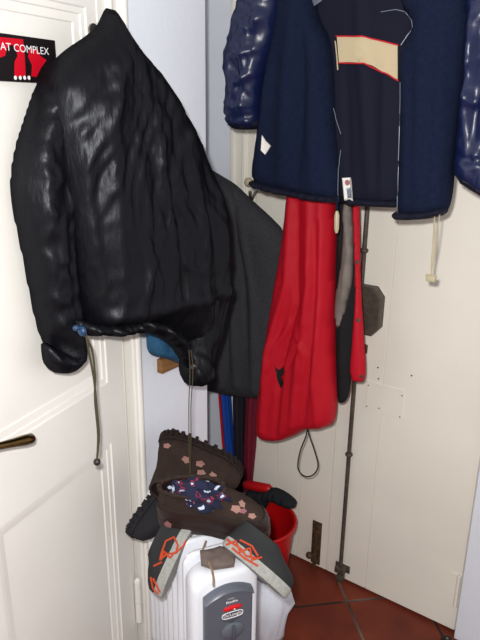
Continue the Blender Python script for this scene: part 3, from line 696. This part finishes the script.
# ------------------------------------------------------------ footwear heaped on the radiator
def shoe(name, prof, m_up, m_sole, P, T, UP, label, cat, mirror=1, lugs=0, group=None, sole_w=1.05, sole_t=.02, lining=None, depth=.07, k_=1.0, band=None):
    """stacked outlines: upper with an open top and a lining, and a treaded sole"""
    T = Vector(T).normalized(); UP = Vector(UP); UP = (UP-T*UP.dot(T)).normalized(); Y = UP.cross(T)
    R3 = Matrix((T, Y, UP)).transposed(); e = empty(name, P, label, cat, rot=R3, group=group)
    n = 36; SM = Matrix.Scale(k_, 4)
    def outl(xb, xf, w, z, sc_=1.0):
        a = (xf-xb)/2*sc_; c = (xf+xb)/2; r = []
        for k in range(n):
            t = 2*math.pi*k/n; cx, sy = math.cos(t), math.sin(t)
            x = c+a*math.copysign(abs(cx)**.85, cx); L_ = (x+.1)/.25
            waist = 1-.16*math.exp(-((L_-.42)/.2)**2) if z < .08 else 1
            bend = .010*mirror*math.sin(max(min(L_, 1), 0)*math.pi)
            r.append((x, w*sc_*waist*math.copysign(abs(sy)**.8, sy)*(.92+.10*cx)+bend, z))
        return r
    def ripple(r, z, i): return [(x, y*(1+.02*noise.noise(Vector((x*50, y*50, z*60)))), zz+.003*noise.noise(Vector((x*30, y*30, 5+z*40)))) for x, y, zz in r]
    rs = [ripple(outl(xb, xf, w, z), z, i) for i, (z, xb, xf, w) in enumerate(prof)]
    z, xb, xf, w = prof[-1]
    inner = [outl(xb+.002, xf-.002, w-.002, z+.004), outl(xb+.006, xf-.006, w-.006, z+.001), outl(xb+.006, xf-.004, w-.007, z-depth*.5), outl(xb+.008, xf+.01, w-.008, z-depth)]
    q = MB(SM); q.rings(rs, True, True, False); q.rings([rs[-1], inner[0], inner[1]], True, False, False); up = q.build('upper', m_up, e, local=True, angle=0)
    q = MB(SM); q.rings(inner[1:], True, False, True); q.build('inside', lining or m_sole, e, local=True)
    if band:
        q = MB(SM); q.rings([outl(-.104, .153, .0455, .014), outl(-.1055, .1545, .0475, .03), outl(-.1048, .149, .0468, .047), outl(-.103, .143, .0445, .053)], True, False, False)
        q.rings([outl(-.104, .153, .0445, .014), outl(-.102, .142, .043, .052)], True, False, False); q.build('leather_band', band, e, local=True, angle=0)
        cr = outl(xb, xf, w, z+.001); cr = [Vector(cr[i % n]).lerp(Vector(cr[(i+1) % n]), f) for i in range(n) for f in (0, .33, .67)]; cr.append(cr[0])
        q = MB(SM); q.tube(cr, [.0052+.0016*math.sin(i*.95) for i in range(len(cr))], 8, False); q.build('collar', m_up, e, local=True, angle=0)
    z0, xb, xf, w = prof[0]; z1_, xb1, xf1, w1 = prof[1]
    xb = min(xb, xb1); xf = max(xf, xf1); w = max(w, w1)
    q = MB(SM); q.rings([outl(xb-.002, xf+.003, w*sole_w, z0-sole_t, .97), outl(xb-.003, xf+.004, w*sole_w, z0-sole_t*.8), outl(xb-.003, xf+.004, w*sole_w, z0+.004), outl(xb, xf, w, z0+.008)])
    if lugs:
        base = outl(xb, xf, w*sole_w, z0)
        per = [Vector(p) for p in base]; tot = lugs
        for k in range(tot):
            i = k*n/tot; p = per[int(i) % n].lerp(per[(int(i)+1) % n], i % 1); c = Vector(((xb+xf)/2*.4+p.x*.6, 0, p.z)); d = (p-c).normalized(); s_ = Vector((-d.y, d.x, 0))
            vs = [p+d*a_+s_*b_+Vector((0, 0, z_)) for a_ in (-.012, .0045) for b_ in (-.0048, .0048) for z_ in (-sole_t-.005, .002)]
            q.add(vs, [(0,1,3,2),(4,6,7,5),(0,4,5,1),(2,3,7,6),(0,2,6,4),(1,5,7,3)])
        for k in range(9):
            x = xb+.02+k*(xf-xb-.04)/8
            for s_ in (-.5, .5): q.box(x-.007, x+.007, w*s_-.011, w*s_+.011, z0-sole_t-.005, z0-sole_t*.7)
    so = q.build('sole', m_sole, e, local=True, angle=35)
    return e, up, so
def flower(bv, x, y, r, parent, m, rot=0, squash=.7, name='flower'):
    pts = []
    for k in range(15):
        t = 2*math.pi*k/15; rr = r*(.86+.15*math.cos(5*t)); X, Y_ = rr*math.cos(t), rr*squash*math.sin(t); c, s = math.cos(rot), math.sin(rot); pts.append((x+X*c-Y_*s, y+X*s+Y_*c))
    return patch(bv, pts, name, m, parent, .0012)
low = [(.012, -.10, .150, .040), (.03, -.103, .152, .045), (.048, -.102, .146, .044), (.064, -.100, .128, .041), (.078, -.098, .104, .037), (.090, -.096, .078, .034), (.100, -.095, .058, .033), (.108, -.095, .050, .033)]
tall = [(.012, -.10, .150, .040), (.03, -.103, .152, .046), (.05, -.102, .146, .045), (.066, -.100, .130, .042), (.080, -.098, .100, .040), (.094, -.097, .072, .040), (.110, -.096, .052, .041), (.130, -.098, .044, .043), (.155, -.100, .042, .045), (.178, -.102, .042, .046)]
def top(x, y, z): d = ray(x, y); return CC+d*((z-CAM_H)/d.z)
def pos(x, y, d): return CC+ray(x, y).normalized()*d
# brown boot standing across the radiator with a sock stuffed in it
b2, up2, so2 = shoe('brown_boot', low, M['boot'], M['leather'], pos(203, 523, 1.50), CR*.98-CU*.08+CW*.14, CU*.80+CW*.55+CR*.10,
    'brown flowered boot lying across the radiator top with a patterned sock in it', 'boot', sole_t=.022, sole_w=1.04, k_=.97, band=M['leather'])
bv = bvh(*b2.children)
for x, y, r, m_, ro in ((163, 521, 7, 'flower2', .2), (168, 525, 5, 'flower2', .9), (172, 491, 3.5, 'flower', .3), (236, 509, 6, 'flower', .3), (242, 504, 4.5, 'flower', 1), (252, 516, 4.5, 'flower', .2), (243, 511, 4, 'flower2', 0)):
    flower(bv, x, y, r, b2, M[m_], ro)
stitch(bv, [(158, 503), (180, 511), (210, 515), (240, 521), (262, 523)], .0012, 'seam', M['sole'], b2, .0005)
# its pair, overturned behind it with the sole up
b1, up1, so1 = shoe('brown_boot', tall, M['boot'], M['sole'], pos(194, 452, 1.68), CR*.85-CU*.50-CW*.25, -(CU*.58)+CW*.83,
    'brown flowered boot tipped upside down behind the sock, ridged sole upward', 'boot', lugs=34, sole_t=.016, sole_w=1.03, k_=.92)
bv = bvh(up1, so1)
for x, y, r, ro in ((167, 446, 4, 0), (186, 460, 5, .6), (200, 464, 5, .1), (201, 473, 5, .2), (213, 476, 5, .8), (209, 483, 5.5, .2), (221, 489, 4.5, 1), (159, 469, 4.5, 1.2)):
    flower(bv, x, y, r, b1, M['flower'], ro)
# black boot behind on the wall side
b3, up3, so3 = shoe('black_boot', tall, M['blackboot'], M['blackboot'], pos(157, 494, 1.64), -CR*.50-CU*.70+CW*.3, CR*.70-CU*.45+CW*.6,
    'black suede boot with ridged sole wedged between wall and brown boots', 'boot', lugs=30, sole_t=.014, k_=.74)
# sock
sk = MB()
def blob(c, ax, ay, az, amp, f, n=22, seed=0):
    rings = []; c = Vector(c)
    for i in range(1, n):
        th = math.pi*i/n; r_ = []
        for k in range(2*n):
            ph = math.pi*k/n; d = Vector((math.sin(th)*math.cos(ph), math.sin(th)*math.sin(ph), -math.cos(th))); s = 1+amp*noise.noise(d*f+Vector((seed, 0, 0)))
            r_.append(c+ax*(d.x*s)+ay*(d.y*s)+az*(d.z*s))
        rings.append(r_)
    return rings
sm = bpy.data.materials.new('patterned_sock'); sm.use_nodes = True; N = sm.node_tree.nodes; L = sm.node_tree.links; b = N['Principled BSDF']; b.inputs['Roughness'].default_value = .9
tc = N.new('ShaderNodeTexCoord'); v = N.new('ShaderNodeTexNoise'); v.inputs['Scale'].default_value = 48; v.inputs['Detail'].default_value = 1.5; L.new(tc.outputs['Object'], v.inputs['Vector'])
r = N.new('ShaderNodeValToRGB'); r.color_ramp.interpolation = 'CONSTANT'; r.color_ramp.elements[0].color = srgb(196, 204, 222); r.color_ramp.elements[0].position = 0
r.color_ramp.elements[1].position = .345; r.color_ramp.elements[1].color = srgb(20, 25, 54)
for p_, c_ in ((.605, (150, 32, 56)), (.64, (20, 25, 54)), (.70, (190, 198, 220))): e_ = r.color_ramp.elements.new(p_); e_.color = srgb(*c_)
L.new(v.outputs[0], r.inputs[0]); L.new(r.outputs[0], b.inputs['Base Color'])
cS = pos(203, 496, 1.43)
so_ = empty('patterned_sock', cS, 'navy sock with red and white pattern bunched in the brown boot', 'sock')
sk.rings(blob(cS, CR*.056-CU*.012, CW*.034+CU*.008, CU*.030+CR*.004, .5, 2.6)); sk.rings(blob(pos(179, 488, 1.455), CR*.026, CW*.022, CU*.018, .4, 2.5, seed=4)); sk.build('sock_body', sm, so_)
q = MB(); q.rings(blob(pos(232, 499, 1.475), CR*.016-CU*.018, CW*.012, CU*.013+CR*.006, .25, 2)); q.build('tongue', M['greyrag'], b2)

# pair of black and orange sneakers straddling the radiator
snk = [(.010, -.10, .150, .038), (.024, -.103, .152, .042), (.040, -.102, .147, .041), (.054, -.100, .130, .037), (.066, -.098, .10, .034), (.078, -.096, .07, .032), (.088, -.095, .05, .031)]
s1, u1_, o1_ = shoe('sneaker', snk, M['snk'], M['snkg'], pos(177, 555, 1.51), -CU*.90-CR*.40+CW*.1, -CR*.85+CU*.35-CW*.30,
    'black and orange sneaker hanging down the left side of the radiator, grey sole inward', 'shoe', sole_t=.026, sole_w=1.02, k_=.62)
s2, u2_, o2_ = shoe('sneaker', snk, M['snk'], M['snkg'], pos(250, 562, 1.435), CR*.76-CU*.62+CW*.1, CR*.55+CU*.70-CW*.35,
    'black and orange sneaker sloping down the right side of the radiator', 'shoe', mirror=-1, sole_t=.026, sole_w=1.02, k_=.66)
bv = bvh(u1_, o1_)
for pth in ([(166, 541), (162, 552), (160, 560), (167, 554), (176, 553), (178, 545), (174, 537), (166, 541)], [(176, 553), (183, 546), (186, 540)], [(161, 560), (164, 551), (170, 558), (175, 552)], [(151, 577), (153, 588), (158, 594)], [(154, 566), (162, 562)], [(153, 578), (160, 592)]):
    stitch(bv, pth, .0022, 'orange_stripe', M['orange'], s1, .0006)
bv = bvh(u2_, o2_)
for pth in ([(222, 536), (232, 543), (241, 549), (246, 556), (256, 558)], [(226, 545), (236, 541), (240, 552), (250, 548), (252, 560), (262, 557)], [(240, 540), (252, 546), (258, 556)], [(232, 548), (244, 558), (258, 566)]):
    stitch(bv, pth, .0022, 'orange_stripe', M['orange'], s2, .0006)
# brown cloth and lace on top
bc = empty('brown_cloth', (-.72, .91, .643), 'brown mesh cloth flap lying on the radiator between the sneakers', 'cloth')
q = MB(); g_ = []
fp = [(200, 553), (220, 549), (236, 553), (234, 567), (214, 570), (201, 566)]
rp = []
for p in fp: d = ray(*p); t = (.643-CAM_H)/d.z; rp.append(CC+d*t)
rp = [rp[i].lerp(rp[(i+1) % 6], t) for i in range(6) for t in (0, .34, .67)]
cc_ = sum(rp, Vector())/len(rp)
for lv, z in ((1, .0), (1, .008), (.8, .011), (.5, .013), (.15, .012)): g_.append([cc_+(p-cc_)*lv+Vector((0, 0, z+.003*noise.noise(p*60+Vector((0, 0, lv)))*(z > 0))) for p in rp])
q.rings(g_); q.build('flap', M['brown_mesh'], bc)
q = MB(); q.tube([pos(x, y, d) for (x, y), d in zip([(206, 541), (203, 549), (208, 560), (212, 570), (213.5, 578), (213.5, 586)], [1.475, 1.455, 1.425, 1.395, 1.375, 1.36])], .0022, 8); q.build('shoelace', M['lace'], s1)

# ------------------------------------------------------------ red bucket, brush, bag, umbrellas
bu = empty('red_bucket', (-.985, 1.47, 0), 'red plastic bucket on the tiles between radiator and double door', 'bucket')
BC = Vector((-.985, 1.47, 0)); tl = Matrix.Rotation(math.radians(0), 3, 'X')
def brg(r, z, n=40): return [BC+tl @ Vector((r*math.cos(2*math.pi*k/n), r*math.sin(2*math.pi*k/n), z)) for k in range(n)]
q = MB(); q.rings([brg(.085, .004), brg(.09, .0), brg(.095, .03), brg(.118, .262), brg(.126, .264), brg(.127, .272), brg(.122, .275), brg(.115, .272), brg(.092, .03), brg(.088, .012)]); q.build('pail', M['bucket'], bu)
q = MB(); q.tube([BC+Vector((.128*math.cos(t), .128*math.sin(t)*.96, .262-.03*math.sin(t+2.4))) for t in [math.radians(150+k*9) for k in range(21)]], .003, 8); q.build('handle', M['plastic'], bu)
hb = empty('hand_brush', (-1.0, 1.54, .30), 'black bristled brush with red handle resting on the red bucket rim', 'brush')
BP = Plane((-1.0, 1.575, .3), 90)
pa, pb = BP.px(244, 484), BP.px(271, 489); q = MB(); q.tube([pa, pa.lerp(pb, .1), pa.lerp(pb, .5), pa.lerp(pb, .92), pb], [.010, .0155, .0165, .016, .010], 14); q.build('handle', M['bucket'], hb)
cloth('bristle_head', M['bristle'], hb, BP, [(246, 489), (262, 490), (272, 487), (284, 492), (294, 500), (297, 506), (292, 509), (282, 504), (270, 500), (268, 506), (262, 514), (254, 508), (248, 500)], .005, .03, .025, .025, nz=((.008, 90, 30),), smooth=1)
cloth('grey_rag', M['greyrag'], bu, BP, [(233, 495), (244, 492), (252, 500), (256, 512), (246, 520), (236, 512)], .006, .025, .02, .02, nz=((.006, 60, 50),), off=-.01)
# white carrier bag
bgc = Vector((-.845, 1.305, 0))
bg = empty('carrier_bag', bgc, 'white plastic carrier bag slumped beside the radiator below the red bucket', 'bag')
rings = []
for z, rx in ((.0, .036), (.004, .046), (.03, .056), (.07, .066), (.12, .076), (.165, .080), (.20, .072), (.225, .058), (.24, .048)):
    rr = []
    for k in range(48):
        t = 2*math.pi*k/48; d = Vector((math.cos(t), math.sin(t), 0)); w_ = 1+.20*noise.noise(Vector((d.x*2.2, d.y*2.2, z*14)))*(z > .002)+.10*noise.noise(Vector((d.x*6, d.y*6, z*30+3)))*(z > .002)
        rr.append(bgc+Vector((d.x*rx*w_, d.y*rx*.85*w_, z)))
    rings.append(rr)
q = MB(); q.rings(rings, True, True, False)
q.rings([rings[-1], [bgc+(p-bgc)*.9+Vector((0, 0, -.01)) for p in rings[-1]], [bgc+(p-bgc)*.8+Vector((0, 0, -.08)) for p in rings[-1]]], True, False, True); bgo = q.build('bag_body', M['bag'], bg, angle=0)
for s_, x0, y0 in ((1, 268, 556), (-1, 282, 560)):
    c0 = bgc+Vector((.0, .03*s_, .235)); q = MB()
    hp = [c0+RW*(-.03)+Vector((0, 0, -.02)), c0+RW*(-.028)+Vector((0, 0, .022)), c0+RW*(-.012)+Vector((0, 0, .045)), c0+RW*.012+Vector((0, 0, .045)), c0+RW*.028+Vector((0, 0, .02)), c0+RW*.03+Vector((0, 0, -.02))]
    q.tube(hp, [.010, .009, .007, .007, .009, .010], 8); q.build('bag_handle', M['bag'], bg)
bv = bvh(bgo)
for x, y, r_ in ((281, 566, 5), (286, 575, 4)): flower(bv, x, y, r_, bg, M['print'], 1.2, .6, 'blue_print')
# three folded umbrellas leaning in the recess
def umbrella(lab, top, bot, rad, cloth_m, edge_m=None):
    top, bot = Vector(top), Vector(bot); e = empty('folded_umbrella', bot, lab, 'umbrella', group='umbrellas in the recess'); ax = (top-bot).normalized(); o = (CW*.55-CR); o = (o-ax*o.dot(ax)).normalized(); p = ax.cross(o)
    L_ = (top-bot).length
    def rg(s, r, tw): return [bot+ax*(L_*s)+(o*math.cos(t)+p*math.sin(t))*(r*(1+.22*math.cos(6*t+tw))) for t in [2*math.pi*k/48 for k in range(48)]]
    q = MB(); q.rings([rg(s, rad*r, s*5) for s, r in ((.09, .22), (.14, .45), (.3, .75), (.5, .95), (.7, 1), (.78, .9), (.84, .5))]); c = q.build('canopy', cloth_m, e)
    if edge_m:
        q = MB(); q.tube([bot+ax*(L_*s)+(o*math.cos(tw)+p*math.sin(tw))*rad*r*1.16 for s, r, tw in ((.12, .42, .1), (.3, .8, .05), (.5, .98, 0), (.7, 1, 0), (.78, .92, 0))], .0045, 8); q.build('canopy_edge', edge_m, c)
    q = MB(); q.tube([bot, bot+ax*.07, top], [.003, .005, .005], 8); q.build('shaft', M['iron'], e)
    q = MB(); d = CR; h = [top+ax*(-.07), top+ax*.0, top+ax*.03+d*.012, top+ax*.04+d*.035, top+ax*.028+d*.058, top+ax*.0+d*.064]; q.tube(h, .009, 10); q.build('handle', M['umb_black'], e)
    return e
UP_ = Plane((-1.2, 1.652, .4), 90)
def ul(x0, y0, x1, y1, zt=.80, off=0):
    a, b_ = UP_.px(x0, y0, off), UP_.px(x1, y1, off); d = (a-b_)/(a.z-b_.z); return a+d*(zt-a.z), b_+d*(.003-b_.z)
t_, b_ = ul(225, 395, 232, 495); u_b = umbrella('slim blue folded umbrella with red edge, leftmost of those in the recess', t_, b_, .019, M['umb_blue'], M['bucket'])
t_, b_ = ul(239.5, 395, 240, 495); umbrella('black folded umbrella between the blue and maroon ones', t_, b_, .020, M['umb_black'])
t_, b_ = ul(253, 395, 247.5, 495); umbrella('maroon folded umbrella, rightmost of those in the recess', t_, b_, .019, M['maroon'])
